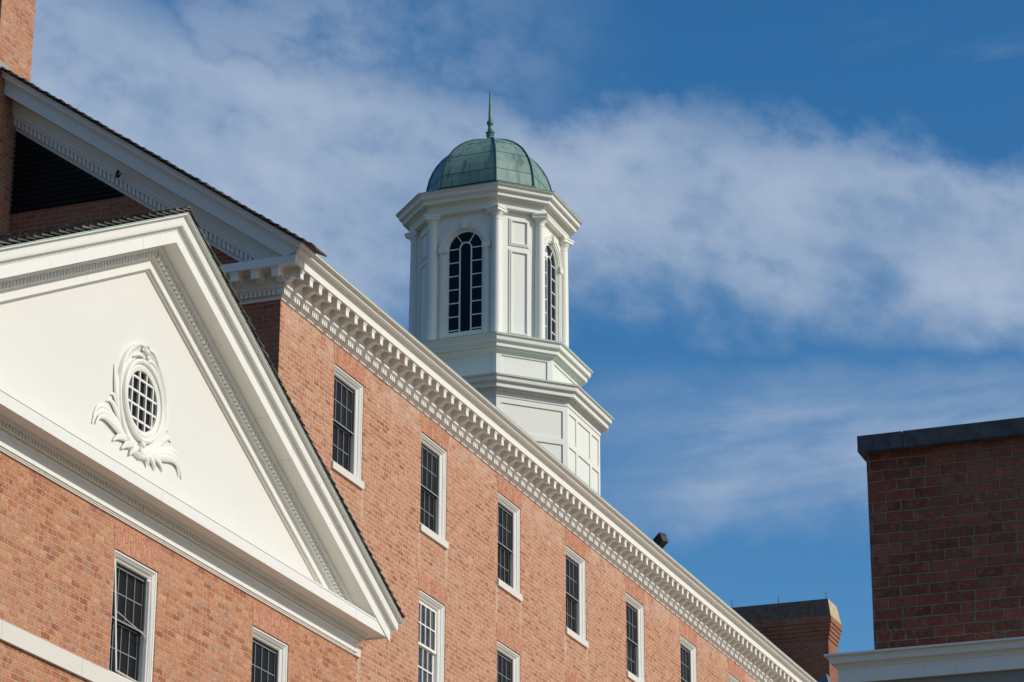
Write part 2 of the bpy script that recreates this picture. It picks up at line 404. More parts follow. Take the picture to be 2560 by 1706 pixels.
# ------------------------------------------------------------------ sash windows
def sash_window(parent, x0, x1, z0, z1, y, style='screen', sill=True):
    """window = sashes; sub-parts casing, glass, sill. (x0,x1,z0,z1) is the brick opening."""
    rec = .014; ca = .105; yc = y + rec
    ix0, ix1, iz0, iz1 = x0 + ca, x1 - ca, z0 + .035, z1 - ca
    zm = (iz0 + iz1) / 2 + .01; white = style == 'white'
    fm, mm, gl = (WH, WH, GLW) if white else (SCR, MUN, GLS)
    f = MB()                                                        # sash frames
    ys = yc + .105; yl = yc + .145
    st = .05
    for (a, b, c, d, yy) in ((ix0, ix1, zm - .012, iz1, ys), (ix0, ix1, iz0, zm + .022, yl)):
        f.box(a, a + st, yy, yy + .03, c, d); f.box(b - st, b, yy, yy + .03, c, d)
        f.box(a + st, b - st, yy, yy + .03, c, c + (.04 if yy == ys else .055)); f.box(a + st, b - st, yy, yy + .03, d - .045, d)
    win = f.build('window', fm, parent)
    mu = MB(); mw, md = (.0068, .010) if not white else (.011, -.004)
    for (c, d, yy) in ((zm + .028, iz1 - .045, ys), (iz0 + .055, zm - .023, yl)):
        for k in range(1, 4):
            xx = ix0 + st + (ix1 - ix0 - 2 * st) * k / 4
            mu.box(xx - mw, xx + mw, yy + md, yy + .02, c, d)
        zz = (c + d) / 2; mu.box(ix0 + st, ix1 - st, yy + md + .002, yy + .017, zz - mw, zz + mw)
        if not white:
            for xx in (ix0 + st, ix1 - st): mu.box(xx - mw, xx + mw, yy + md, yy + .02, c, d)
            mu.box(ix0 + st, ix1 - st, yy - .002, yy + .02, d - mw, d + mw)
    if not white: mu.box(ix0, ix1, ys - .008, ys + .01, zm - .012, zm + .012)
    mu.build('muntins', mm, win)
    gg = MB()
    gg.quad((ix0 + .01, ys + .022, zm), (ix1 - .01, ys + .022, zm), (ix1 - .01, ys + .022, iz1), (ix0 + .01, ys + .022, iz1))
    gg.quad((ix0 + .01, yl + .022, iz0), (ix1 - .01, yl + .022, iz0), (ix1 - .01, yl + .022, zm), (ix0 + .01, yl + .022, zm))
    gg.build('glass', gl, win)
    cs = MB()                                                       # moulded casing, mitred
    pr = [(0, .0), (.030, .0), (.035, .010), (.064, .038), (.068, .050), (.098, .076), (.105, .088), (.105, .19), (0, .19)]
    cs.loft([[(x0 + q, yc + d, z0) for q, d in pr], [(x0 + q, yc + d, z1 - q) for q, d in pr],
             [(x1 - q, yc + d, z1 - q) for q, d in pr], [(x1 - q, yc + d, z0) for q, d in pr]])
    if not white:                                                   # dark screen track inside the casing
        pass
    cs.box(x0 + .004, x1 - .004, yc - .010, yc + .18, z0, z0 + .034)
    cs.build('casing', WH, win)
    if sill:
        si = MB(); si.box(x0 - .040, x1 + .012, y - .040, y + .10, z0 - .118, z0 - .001); si.build('sill', STN, win)
    return win


def jack_arch(parent, x0, x1, z1, z2, y):
    a = MB(); e = .004
    a.hexa([(x0 - .01, y - e, z1), (x1 + .01, y - e, z1), (x1 + .10, y - e, z2), (x0 - .06, y - e, z2)],
           [(x0 - .01, y + .05, z1), (x1 + .01, y + .05, z1), (x1 + .10, y + .05, z2), (x0 - .06, y + .05, z2)])
    return a.build('jack_arch', SOL, parent)


# ------------------------------------------------------------------ main block
main = thing('brick_building', (XC, YW, GZ), 'long four storey red brick building with white modillion cornice and shingled gable end', 'building')
WX = [38.386 + 3.54 * k for k in range(0, 13)]
holes = []
for k, x in enumerate(WX):
    for zt in (15.44, 12.72, 10.0, 7.3, 4.6): holes.append((x, x + 1.145, zt - 1.62, zt))
mb = MB()
wall_y(mb, XC, XE, GZ, ZB + .4, YW, holes)
mb.quad((XE, YW, GZ), (XE, YB, GZ), (XE, YB, 16.2), (XE, YR, 21.2), (XE, YW, 16.2))
mb.quad((XC, YB, GZ), (XE, YB, GZ), (XE, YB, 16.2), (XC, YB, 16.2))
mb.build('wall', BR, main)
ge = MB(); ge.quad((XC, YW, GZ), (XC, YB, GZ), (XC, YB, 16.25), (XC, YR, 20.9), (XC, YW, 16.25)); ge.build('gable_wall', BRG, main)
seen = [(k, 0) for k in range(0, 8)] + [(k, 1) for k in range(0, 4)]
protos = {}
for k, r in seen:
    zt = 15.44 - 2.72 * r; x = WX[k]; sty = 'white' if (k == 1 and r == 1) else 'screen'
    if sty in protos:
        o, px, pz = protos[sty]; wobj = dup(o, main, (x - px, 0, zt - pz))
    else:
        wobj = sash_window(main, x, x + 1.145, zt - 1.62, zt, YW, sty); protos[sty] = (wobj, x, zt)
    if sty == 'white': wobj['label'] = 'white sash window with clear panes, below the second window'
    jack_arch(main, x, x + 1.145, zt, zt + (.345 if r == 0 else .31), YW)
# windows outside the frame keep the wall closed
o, px, pz = protos['screen']
for k in range(len(WX)):
    for r in range(5):
        if (k, r) not in seen: dup(o, main, (WX[k] - px, 0, 15.44 - 2.72 * r - pz))

# --- eaves cornice with its return along the gable end
EAVE = [(-.02, 15.775), (.020, 15.775), (.020, 15.812), (.034, 15.818), (.052, 15.828), (.020, 15.829), (.020, 15.906), (.098, 15.908), (.098, 15.918),
        (.112, 15.922), (.128, 15.934), (.135, 15.936), (.135, 16.172), (.398, 16.172), (.398, 16.150), (.4365, 16.150), (.4365, 16.273),
        (.452, 16.275), (.452, 16.290), (.470, 16.292), (.474, 16.306)] + cyma(.480, 16.308, .596, 16.372) + [(.604, 16.374), (.604, 16.396), (-.02, 16.405)]
RET = [p for p in EAVE if p[1] < 16.274] + [(.4365, 16.285), (-.02, 16.30)]
cn = MB()
cn.loft([[(XC - q, YW - q, z) for q, z in EAVE], [(XE + .3, YW - q, z) for q, z in EAVE]])
ret_y = 23.4
cn.loft([[(XC - q + .0015, YW - q + .0015, z - .0007) for q, z in RET], [(XC - q + .0015, ret_y, z - .0007) for q, z in RET]])
cn.build('eaves_cornice', WH, main)
fl = MB(); fl.box(XC + .02, XE + .3, YW - .612, YW - .30, 16.398, 16.408); fl.build('gutter_flashing', FLS, main)
dn = MB()
sp_ = .0766
def dent_eave(mb, along):
    pass
x = XC - .095
while x < 66:
    dn.box(x, x + .055, YW - .093, YW - .01, 15.832, 15.907); x += sp_
y = YW - .093 + .07
while y < ret_y - 1:
    dn.box(XC - .093, XC - .01, y, y + .055, 15.832, 15.907); y += sp_
dn.build('dentil_course', WH, main)

MODP = [(.13, 16.160), (.400, 16.160), (.400, 16.003), (.372, 16.003), (.350, 16.010), (.325, 16.028), (.300, 16.042), (.278, 16.045), (.255, 16.037),
        (.232, 16.020), (.210, 16.002), (.190, 15.991), (.165, 15.986), (.13, 15.986)]
def modillion_long(x):
    m_ = MB(); h = .055
    m_.loft([[(x - h, YW - q, z) for q, z in MODP], [(x + h, YW - q, z) for q, z in MODP]])
    for e, z0, z1 in ((.007, 16.104, 16.120), (.013, 16.120, 16.138), (.020, 16.138, 16.171)):
        m_.box(x - h - e, x + h + e, YW - .400 - e, YW - .137, z0, z1)
    return m_
x0 = 36.265
m0 = modillion_long(x0).build('modillion', WH, main, origin=(x0, YW, 16.0))
NM = 84
for i in range(1, NM): dup(m0, main, (i * .3355, 0, 0), False)
far = MB()
i = NM
while x0 + i * .3355 < XE:
    t_ = modillion_long(x0 + i * .3355); far.add(t_.v, t_.f); i += 1
fo = far.build('modillion_row', WH, main); fo['kind'] = 'stuff'
y0 = 17.589
me_ = MB(); h = .055
me_.loft([[(XC - q, y0 - h, z) for q, z in MODP], [(XC - q, y0 + h, z) for q, z in MODP]])
for e, z0, z1 in ((.007, 16.104, 16.120), (.013, 16.120, 16.138), (.020, 16.138, 16.171)):
    me_.box(XC - .400 - e, XC - .137, y0 - h - e, y0 + h + e, z0, z1)
me0 = me_.build('modillion', WH, main, origin=(XC, y0, 16.0))
for i in range(1, 12): dup(me0, main, (0, i * .344, 0), False)

# --- raking cornice of the gable
SL = .6975
def rk(y): return 16.383 + SL * (y - 17.067)          # height of the top of the rake moulding at y
RAKE = [(-.02, -.815), (.030, -.815), (.030, -.800), (.048, -.785), (.056, -.765), (.035, -.757), (.035, -.634), (.115, -.630), (.115, -.605), (.140, -.565), (.150, -.50), (.165, -.49), (.165, -.345),
        (.400, -.345), (.400, -.358), (.4365, -.358), (.4365, -.165), (.450, -.163), (.450, -.145), (.470, -.142), (.474, -.120)] + cyma(.480, -.117, .596, -.018) + [(.604, -.015), (.604, .0), (-.02, .0)]
rc = MB()
for sgn in (1, -1):
    def P(q, v, y): return (XC - q, y if sgn == 1 else 2 * YR - y, rk(y) + v)
    rings = []
    lo_ = []
    for q, v in RAKE:
        yy = YW - q if v > -.19 else YW + .02 * 0 - .0 + (16.29 - 16.383 - v) / SL - .0 + (17.067 - YW)
        yy = max(yy, YW - q) if v > -.19 else max(YW - .43, 17.067 + (16.27 - 16.383 - v) / SL)
        lo_.append(P(q, v, yy))
    rc.loft([lo_, [P(q, v, YR) for q, v in RAKE]])
rc.build('raking_cornice', WH, main)
rd = MB(); y = 17.9
while y < 22.6:
    z = rk(y)
    a = [(XC - .028, y, z - .748), (XC - .028, y + .055, z + SL * .055 - .748), (XC - .028, y + .055, z + SL * .055 - .634), (XC - .028, y, z - .634)]
    rd.hexa(a, [(p[0] - .072, p[1], p[2]) for p in a]); y += sp_
rd.build('raking_dentils', WH, main)
# --- triangular louver under the rake
lv = MB(); yl0, yl1 = 20.36, 22.49
def lz(y): return rk(y) - .81
lv.quad((XC - .004, yl0, 17.885), (XC - .004, yl1, 17.885), (XC - .004, yl1, lz(yl1)), (XC - .004, yl0 + .01, 17.89))
z = 17.90
while z < lz(yl1) - .03:
    ya = max(yl0, 17.067 + (z + .05 + .81 - 16.383) / SL)
    if ya < yl1 - .03:
        lv.hexa([(XC - .05, ya, z), (XC - .05, yl1, z), (XC - .01, yl1, z + .05), (XC - .01, ya, z + .05)],
                [(XC - .044, ya, z + .008), (XC - .044, yl1, z + .008), (XC - .006, yl1, z + .058), (XC - .006, ya, z + .058)])
    z += .085
lo_ = lv.build('louver_vent', BLK, main)
fr = MB(); fr.box(XC - .03, XC - .006, yl1 - .03, yl1 + .0, 17.885, lz(yl1)); fr.build('vent_edge_flashing', simple('grey_flashing', (.12, .15, .17), .6), lo_)


# --- shingled roof
def shingles(mb, top, down, side, nside, rows, expo, width_rng=(.10, .20), th=.022, over=1.35, clip=None):
    """rows of separate shingles; top = ridge point, down = unit slope vector, side = unit vector along the ridge"""
    nrm = side.cross(down).normalized()
    if nrm.z < 0: nrm = -nrm
    for r in range(rows):
        u = -random.uniform(0, .02)
        while u < nside:
            w_ = min(random.uniform(*width_rng), nside - u + .02)
            if w_ < .03: break
            d0 = r * expo - random.uniform(0, .01); d1 = r * expo + expo + random.uniform(-.008, .010)
            L0 = d1 - expo * over
            t0 = .004; lift = th * 1.35; jt = random.uniform(-.004, .006)
            a = top + side * (u + .003) + down * L0; b = top + side * (u + w_ - .003) + down * L0
            c = top + side * (u + w_ - .003) + down * d1; d = top + side * (u + .003) + down * d1
            q = [a + nrm * 0, b + nrm * 0, c + nrm * (lift + jt), d + nrm * (lift + jt)]
            mb.hexa(q, [q[0] + nrm * t0, q[1] + nrm * t0, q[2] + nrm * (th), q[3] + nrm * (th)])
            u += w_


zr = rk(YR) + .012
rf = MB()
rl = 1 / math.hypot(1, SL); dn_ = Vector((0, -rl, -SL * rl)); up_ = Vector((0, rl, -SL * rl))
rf.quad((XC - .62, 17.30, rk(17.30) + .006), (XE + .4, 17.30, rk(17.30) + .006), (XE + .4, YR, zr - .006), (XC - .62, YR, zr - .006))
rf.quad((XC - .62, 2 * YR - 17.0, rk(17.0) + .006), (XE + .4, 2 * YR - 17.0, rk(17.0) + .006), (XE + .4, YR, zr - .006), (XC - .62, YR, zr - .006))
roof = rf.build('roof', RFB, main)
sh = MB()
nrow = int((YR - 17.30) / rl / .168)
shingles(sh, Vector((XC - .655, YR, zr)), dn_, Vector((1, 0, 0)), 2.2, nrow - 1, .168)
shingles(sh, Vector((XC - .655, YR - (nrow - 1) * .168 * rl, zr - (nrow - 1) * .168 * rl * SL)), dn_, Vector((1, 0, 0)), .55, 4, .168)
shingles(sh, Vector((XC - .655, YR, zr)), up_, Vector((1, 0, 0)), 1.2, nrow + 2, .168)
sh.build('shingles', SHG, roof)


# --- chimneys
def chimney(parent, x0, x1, y0, y1, zb, ztop, cap_m, side_m, wall_m, name='chimney'):
    c = MB(); c.box(x0, x1, y0, y1, zb, ztop - 1.32)
    k = [(0, .0)]
    zz = ztop - 1.32
    for e, hh in ((.03, .13), (.06, .13), (.09, .13), (.115, .13), (.15, .20)):
        c.box(x0 - e, x1 + e, y0 - e, y1 + e, zz + .0, zz + hh); zz += hh
    ch = c.build(name, wall_m, parent)
    cp = MB(); e0, e1 = .135, -.13
    b0 = (x0 - e0, x1 + e0, y0 - e0, y1 + e0); t0 = (x0 - e1 - .12, x1 + e1 + .12, y0 - .03, y1 + .03)
    zc = zz + .004
    A = [(b0[0], b0[2], zc), (b0[1], b0[2], zc), (b0[1], b0[3], zc), (b0[0], b0[3], zc)]
    B = [(t0[0], t0[2], ztop), (t0[1], t0[2], ztop), (t0[1], t0[3], ztop), (t0[0], t0[3], ztop)]
    cp.hexa(A, B)
    cap = cp.build('chimney_cap', cap_m, ch)
    if side_m:
        cap.data.materials.append(side_m)
        for p in cap.data.polygons:
            if p.normal.y < -.6: p.material_index = 1
    return ch


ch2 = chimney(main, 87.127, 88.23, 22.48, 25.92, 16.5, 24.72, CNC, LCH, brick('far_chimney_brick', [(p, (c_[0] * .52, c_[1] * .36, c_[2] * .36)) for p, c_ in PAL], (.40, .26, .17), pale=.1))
for yy in (22.63, 24.22, 25.8):
    r_ = MB(); r_.lathe(87.6, yy, [(.012, 24.7), (.010, 25.0), (.003, 25.12)], 6); r_.build('lightning_rod', LAM, ch2)
c1 = MB(); c1.box(35.691, 36.72, 22.48, 25.92, 8.0, 24.6)
ch1 = c1.build('chimney', BRC, main)
cf = MB()   # sloping lead flashing where the chimney meets the shingles
ya, yb = 22.44, 22.4795
cf.hexa([(35.72, ya, rk(ya) + .02), (36.70, ya, rk(ya) + .02), (36.70, yb, rk(yb) + .02), (35.72, yb, rk(yb) + .02)],
        [(35.72, 22.466, rk(yb) + .14), (36.70, 22.466, rk(yb) + .07), (36.70, yb - .001, rk(yb) + .08), (35.72, yb - .001, rk(yb) + .16)])
cf.build('lead_flashing', simple('lead_sheet', (.28, .30, .29), .7), ch1)

# ------------------------------------------------------------------ pedimented wing
wing = thing('pedimented_wing', (XA, YP, GZ), 'lower brick wing with cream pediment, carved round window and dentil cornice, in front at left', 'building')
PW = [(30.524 - 3.96, 1.165), (30.524, 1.165), (34.49, 1.155)]
ph = [(x, x + w_, 8.592, 10.184) for x, w_ in PW]
for x, w_ in PW:
    for zt in (7.4, 4.6, 1.8): ph.append((x, x + w_, zt - 1.6, zt))
mb = MB(); wall_y(mb, XL, XP, GZ, ZP + .2, YP, ph)
mb.quad((XP, YP, GZ), (XP, YW + .3, GZ), (XP, YW + .3, ZP + .2), (XP, YP, ZP + .2))
mb.quad((XL, YP, GZ), (XL, 34, GZ), (XL, 34, ZP + .2), (XL, YP, ZP + .2))
mb.quad((XL, 34, GZ), (XC, 34, GZ), (XC, 34, ZP + .2), (XA, 34, 13.9), (XL, 34, ZP + .2))
mb.build('wall', BRW, wing)
w0 = None
for i, (x, w_) in enumerate(PW):
    for j, zt in enumerate((10.184, 7.4, 4.6, 1.8)):
        if j == 0: wi = sash_window(wing, x, x + w_, 8.592, 10.184, YP, 'screen', False)
        else: wi = sash_window(wing, x, x + w_, zt - 1.6, zt, YP, 'screen', True)
        if i == 1 and j == 0: w0 = wi
    jack_arch(wing, x, x + w_, 10.184, 10.50, YP)
# loose insect screen hanging out at the foot of the middle window
x0_, x1_ = PW[1][0] + .055, PW[1][0] + PW[1][1] - .09
sc = MB()
def leg(p, q, r_): sc.tube([p, q], r_, 4)
zt_, zb_ = 10.06, 8.62; yo = YP + .02; yb_ = YP - .075
leg((x0_, yo, zt_), (x0_, yb_, zb_), .012); leg((x1_, yo + .02, zt_), (x1_, yb_ + .075, zb_), .010)
leg((x0_, yo, zt_), (x1_, yo + .02, zt_), .010); leg((x0_, yb_, zb_), (x1_, yb_ + .07, zb_), .014)
leg((x0_, YP - .02, 9.40), (x1_, YP + .045, 9.28), .007)
w0['label'] = 'window with loose insect screen hanging out at its foot'
sc.build('insect_screen', WH, w0)
# stone belt course in blocks
bc = MB(); x = XL
while x < XP + .04:
    x2 = min(x + 1.9, XP + .04); bc.box(x + .002, x2 - .002, YP - .045, YP + .05, 8.368, 8.590); x = x2
bc.build('belt_course', STN, wing)

# --- horizontal entablature
ENT = [(-.02, 10.57), (.026, 10.57), (.026, 10.586), (.038, 10.588), (.038, 10.601), (.050, 10.604), (.058, 10.610), (.058, 10.616), (.048, 10.620),
       (.048, 10.742)] + cove(.050, 10.744, .095, 10.776) + [(.030, 10.780), (.030, 10.852), (.140, 10.855), (.140, 10.866), (.150, 10.869), (.163, 10.882), (.163, 10.900), (.375, 10.900), (.375, 10.878),
       (.402, 10.878), (.402, 11.030), (.410, 11.033), (.410, 11.046), (.402, 11.052), (.402, 11.062), (-.02, 11.10)]
en = MB()
en.loft([[(XL - q, YW + .3, z) for q, z in ENT], [(XL - q, YP - q, z) for q, z in ENT], [(XP + q, YP - q, z) for q, z in ENT], [(XP + q, YW + .05, z) for q, z in ENT]])
en.build('entablature', WH, wing)
dn = MB(); x = XL - .136
while x < XP + .10:
    dn.box(x, x + .053, YP - .137, YP - .02, 10.786, 10.853); x += .0762
dn.build('dentil_course', WH, wing)
# --- pediment
SP = .4965
def pc(x): return 14.443 - SP * abs(x - XA)           # underside of the raking fascia
tp = MB(); zt = pc(XA) - .15
tp.loft([[(XL, YP + .02, 11.05), (XP, YP + .02, 11.05), (XA, YP + .02, pc(XA) + .1)], [(XL, YP + .25, 11.05), (XP, YP + .25, 11.05), (XA, YP + .25, pc(XA) + .1)]])
tp.build('tympanum', TY, wing)
PR = [(-.02, -.345), (.012, -.345), (.022, -.335), (.022, -.322), (.050, -.320), (.050, -.212), (.060, -.207)] + cove(.062, -.205, .110, -.160) + [(.035, -.157), (.035, -.078), (.160, -.075), (.160, -.060), (.175, -.045),
      (.190, -.030), (.190, .010), (.385, .010), (.385, -.001), (.418, -.001), (.418, .1695), (.428, .172), (.428, .186), (.444, .190), (.444, .206)] + cyma(.448, .209, .560, .372) + [(.568, .375), (.568, .392), (-.02, .392)]
pk = MB()
for sg in (-1, 1):
    def E2(q, v):
        # run down until the piece lands on the horizontal cornice, or ends beyond the corner
        if v >= -.002 and q > .38:
            xx = (XP - XA) + q
        else:
            zl = 11.045 if q > .3 else 11.06
            xx = min((14.443 + v - zl) / SP, (XP - XA) + min(q, .402))
        return (XA + sg * xx, YP - q, 14.443 - SP * xx + v)
    lo_ = [E2(q, v) for q, v in PR]
    pk.loft([lo_, [(XA, YP - q, 14.443 + v) for q, v in PR]])
pk.build('raking_cornice', WH, wing)
for sg in (-1, 1):
    rd = MB(); x = .035
    while x < 6.62:
        z = 14.443 - SP * x; dz = SP * .05
        a = [(XA + sg * x, YP - .025, z - .155), (XA + sg * (x + .05), YP - .025, z - dz - .155), (XA + sg * (x + .05), YP - .025, z - dz - .078), (XA + sg * x, YP - .025, z - .078)]
        rd.hexa(a, [(p[0], p[1] - .132, p[2]) for p in a]); x += .0762
    rd.build('raking_dentils', WH, wing)
# flashing strip along the verge
vf = MB()
for sg in (-1, 1):
    xe = 7.45
    vf.hexa([(XA, YP - .578, 14.836), (XA + sg * xe, YP - .578, 14.836 - SP * xe), (XA + sg * xe, YP - .1, 14.836 - SP * xe), (XA, YP - .1, 14.836)],
            [(XA, YP - .578, 14.850), (XA + sg * xe, YP - .578, 14.850 - SP * xe), (XA + sg * xe, YP - .1, 14.850 - SP * xe), (XA, YP - .1, 14.850)])
vf.build('verge_flashing', FLS, wing)
wr = MB(); zz = 14.855
for sg, ye in ((-1, 34.3), (1, YW)):
    xe = 7.43
    wr.quad((XA, YP - .56, zz), (XA + sg * xe, YP - .56, zz - SP * xe), (XA + sg * xe, ye, zz - SP * xe), (XA, ye, zz))
wr.quad((XA, YW, zz), (XC, YW, zz - SP * (XC - XA)), (XC, 34.3, zz - SP * (XC - XA)), (XA, 34.3, zz))
wroof = wr.build('roof', RFB, wing)
sh = MB(); pl = 1 / math.hypot(1, SP)
rows = int(7.47 / pl / .205)
shingles(sh, Vector((XA, YP - .60, zz + .006)), Vector((-pl, 0, -SP * pl)), Vector((0, 1, 0)), 3.2, rows, .205, th=.028)
shingles(sh, Vector((XA, YP - .60, zz + .006)), Vector((pl, 0, -SP * pl)), Vector((0, 1, 0)), 1.15, int(7.47 / pl / .172), .172, th=.022)
sh.build('shingles', SHG, wroof)
rg = MB()
y = YP - .60
while y < 20:
    rg.hexa([(XA - .10, y, zz + .004), (XA, y, zz + .054), (XA, y + .2, zz + .046), (XA - .10, y + .2, zz - .004)], [(XA - .10, y, zz + .030), (XA, y, zz + .078), (XA, y + .2, zz + .064), (XA - .10, y + .2, zz + .018)])
    rg.hexa([(XA + .10, y, zz + .004), (XA, y, zz + .052), (XA, y + .2, zz + .044), (XA + .10, y + .2, zz - .004)], [(XA + .10, y, zz + .030), (XA, y, zz + .076), (XA, y + .2, zz + .062), (XA + .10, y + .2, zz + .018)])
    y += .18
rg.build('ridge_cap', SHG, wroof)

# --- round window with its carved surround
ox, oz, oy = 31.0, 12.285, YP + .02
def ell(a, b, t, y, cz=0.): return (ox + a * math.cos(t), y, oz + cz + b * math.sin(t))
ov = MB()
def ring(mb, prof, n=72):
    mb.loft([[ell(a, b, 2 * math.pi * i / n, oy - d) for a, b, d in prof] for i in range(n)], loop=True)
N = 72
ring(ov, [(.40, .40, .0), (.40, .40, .045), (.425, .428, .06), (.455, .462, .06), (.47, .48, .045), (.475, .488, .045), (.485, .50, .075), (.505, .53, .085), (.525, .555, .07), (.53, .563, .03), (.53, .563, .0)])
ovw = ov.build('round_window', WH, wing, smooth=True)
fr = MB()
ring(fr, [(.535, .57, .0), (.535, .57, .03), (.57, .63, .025), (.60, .69, .035), (.615, .715, .055), (.630, .738, .068), (.645, .758, .055), (.65, .765, .03), (.65, .765, .0)])
fr.build('outer_moulding', WH, ovw, smooth=True)
gp = MB(); gp.loft([[ell(.41, .41, 2 * math.pi * i / N, oy - .006) for i in range(N)], [ell(.41, .41, 2 * math.pi * i / N, oy - .002) for i in range(N)]])
gp.build('glass', GLS, ovw)
mu = MB()
for d in (-.28, -.093, .093, .28):
    e = math.sqrt(.405 ** 2 - d * d)
    mu.box(ox + d - .014, ox + d + .014, oy - .040, oy - .008, oz - e, oz + e)
    mu.box(ox - e, ox + e, oy - .036, oy - .010, oz + d - .014, oz + d + .014)
mu.build('muntins', WH, ovw)
orn = MB()


def bez(P, n=12):
    P = [Vector((p[0], 0, p[1])) for p in P]; out = []
    for i in range(n + 1):
        t = i / n; Q = P[:]
        while len(Q) > 1: Q = [a.lerp(b, t) for a, b in zip(Q, Q[1:])]
        out.append(Q[0])
    return out


def frond(P, r0, r1, lift=.0, fl=.45, n=16, mid=0.):
    pts = bez(P, n); rr = []
    for i in range(len(pts)):
        t = i / (len(pts) - 1); rr.append(r0 * (1 - t) + r1 * t + mid * math.sin(math.pi * t ** .8))
    pts = [(ox + p.x, oy - .006 - lift - .012 * math.sin(math.pi * i / n), oz + p.z) for i, p in enumerate(pts)]
    orn.tube(pts, [max(.006, r) for r in rr], 8, fl)


for s_ in (-1, 1):
    f = lambda *P: [(s_ * a, b) for a, b in P]
    frond(f((.30, -.60), (.62, -.56), (.84, -.42), (1.10, -.36), (1.22, -.68)), .030, .012, .012, .45, 20, .040)
    frond(f((.34, -.57), (.64, -.50), (.84, -.36), (1.10, -.28), (1.19, -.58)), .028, .012, .006, .45, 20, .030)
    frond(f((.28, -.62), (.60, -.60), (.80, -.50), (1.04, -.42), (1.14, -.66)), .030, .012, .018, .45, 20, .034)
    frond(f((.40, -.52), (.62, -.38), (.72, -.22), (.82, -.22), (.88, -.28)), .030, .012, .004, .45, 14, .022)
    frond(f((.44, -.46), (.64, -.28), (.68, -.12), (.74, -.12), (.78, -.16)), .028, .010, .004, .45, 14, .018)
    frond(f((.48, -.50), (.66, -.24), (.70, .06), (.735, .27)), .040, .008, .006, .5, 16, .030)
    frond(f((.46, -.44), (.62, -.20), (.66, .02), (.665, .20)), .030, .010, .016, .5, 14, .020)
    frond(f((.10, -.62), (.26, -.64), (.36, -.68), (.46, -.78)), .030, .014, .022, .5, 12, .034)
    frond(f((.04, -.64), (.14, -.68), (.21, -.72), (.25, -.80)), .026, .014, .030, .5, 12, .028)
    frond(f((.18, -.62), (.42, -.60), (.56, -.62), (.68, -.74)), .030, .012, .016, .5, 12, .034)
    frond(f((.36, .60), (.26, .72), (.12, .79), (.05, .72), (.10, .67)), .018, .016, .05, .6, 14, .010)
    frond(f((.04, .57), (.14, .61), (.24, .58), (.32, .51)), .022, .008, .05, .6, 12, .012)
frond([(0, -.56), (0, -.64), (0, -.70), (0, -.77)], .022, .016, .04, .7, 10, .030)
for a, b, r_ in ((-.03, .66, .050), (.07, .72, .028), (-.06, .73, .024), (.02, .60, .032), (.04, .76, .022), (0, -.60, .045)):
    orn.lathe(ox + a, oy - .07, [(r_ * math.sin(math.pi * k / 8) + .001, -r_ * math.cos(math.pi * k / 8)) for k in range(9)], 12, oz + b)
orn.build('carved_acanthus', WH, ovw, smooth=True)
# ------------------------------------------------------------------ cupola
CX, CY = 61.61, 24.2
cup = thing('cupola', (CX, CY, 21.0), 'white octagonal cupola with green copper dome and spire on the long roof', 'cupola')
T22 = math.tan(R(22.5))


def octc(a, b): return [(-a, -b), (-b, -a), (b, -a), (a, -b), (a, b), (b, a), (-b, a), (-a, b)]


def octring(mb, prof, a0, b0, cap_top=False):
    rings = []
    for k in range(8):
        rings.append([(CX + octc(a0 + q, b0 + q * T22)[k][0], CY + octc(a0 + q, b0 + q * T22)[k][1], z) for q, z in prof])
    mb.loft(rings, loop=True)


class Face:
    """local frame of one side of the octagon: u along the side, n outward"""
    def __init__(s, a, b, k):
        c = octc(a, b); p, q = Vector((*c[k], 0)), Vector((*c[(k + 1) % 8], 0)); s.w = (q - p).length
        s.o = p + Vector((CX, CY, 0)); s.u = (q - p).normalized(); s.n = Vector((s.u.y, -s.u.x, 0))
    def p(s, u, z, d=0.): v = s.o + s.u * u + s.n * d; return (v.x, v.y, z)
    def box(s, mb, u0, u1, z0, z1, d0, d1):
        mb.hexa([s.p(u0, z0, d0), s.p(u1, z0, d0), s.p(u1, z1, d0), s.p(u0, z1, d0)], [s.p(u0, z0, d1), s.p(u1, z0, d1), s.p(u1, z1, d1), s.p(u0, z1, d1)])


def framed_stage(mb, a, b, z0, z1, cells, dep=.03):
    """octagonal box: recessed field with raised stiles and rails; cells(face k, width) -> list of (u0,u1,z0,z1) openings"""
    octring(mb, [(-dep, z0), (-dep, z1), (-.5, z1), (-.5, z0)], a, b)
    for k in range(8):
        F = Face(a, b, k); cs = cells(k, F.w)
        us = sorted({0., F.w, *[c[0] for c in cs], *[c[1] for c in cs]}); zs = sorted({z0, z1, *[c[2] for c in cs], *[c[3] for c in cs]})
        for i in range(len(us) - 1):
            for j in range(len(zs) - 1):
                um, zm = (us[i] + us[i + 1]) / 2, (zs[j] + zs[j + 1]) / 2
                if any(c[0] < um < c[1] and c[2] < zm < c[3] for c in cs): continue
                F.box(mb, us[i], us[i + 1], zs[j], zs[j + 1], -dep - .05, 0)


# lower stage
lo = MB()
def cells_lo(k, w_):
    rows_ = ((21.605, 22.294), (20.4, 21.463), (19.0, 20.25))
    out = []
    for a, b in rows_:
        if k % 2 == 0: out.append((.118, w_ - .125, a, b))
        else: out += [(.11, .60, a, b), (.74, w_ - .74, a, b), (w_ - .60, w_ - .11, a, b)]
    return out
framed_stage(lo, 2.47, 1.165, 18.0, 22.43, cells_lo)
lo.build('lower_stage', CU, cup)
lc = MB()
octring(lc, [(.018, 22.43), (.018, 22.555), (.045, 22.56), (.055, 22.58), (.085, 22.605), (.085, 22.628), (.165, 22.628), (.165, 22.612), (.193, 22.612), (.193, 22.712), (.208, 22.714), (.208, 22.727),
             (.225, 22.730)] + cyma(.23, 22.735, .310, 22.862) + [(.318, 22.865), (.318, 22.885), (-.35, 22.93), (-.35, 22.43)], 2.47, 1.165)
lc.build('lower_cornice', CUO, cup)
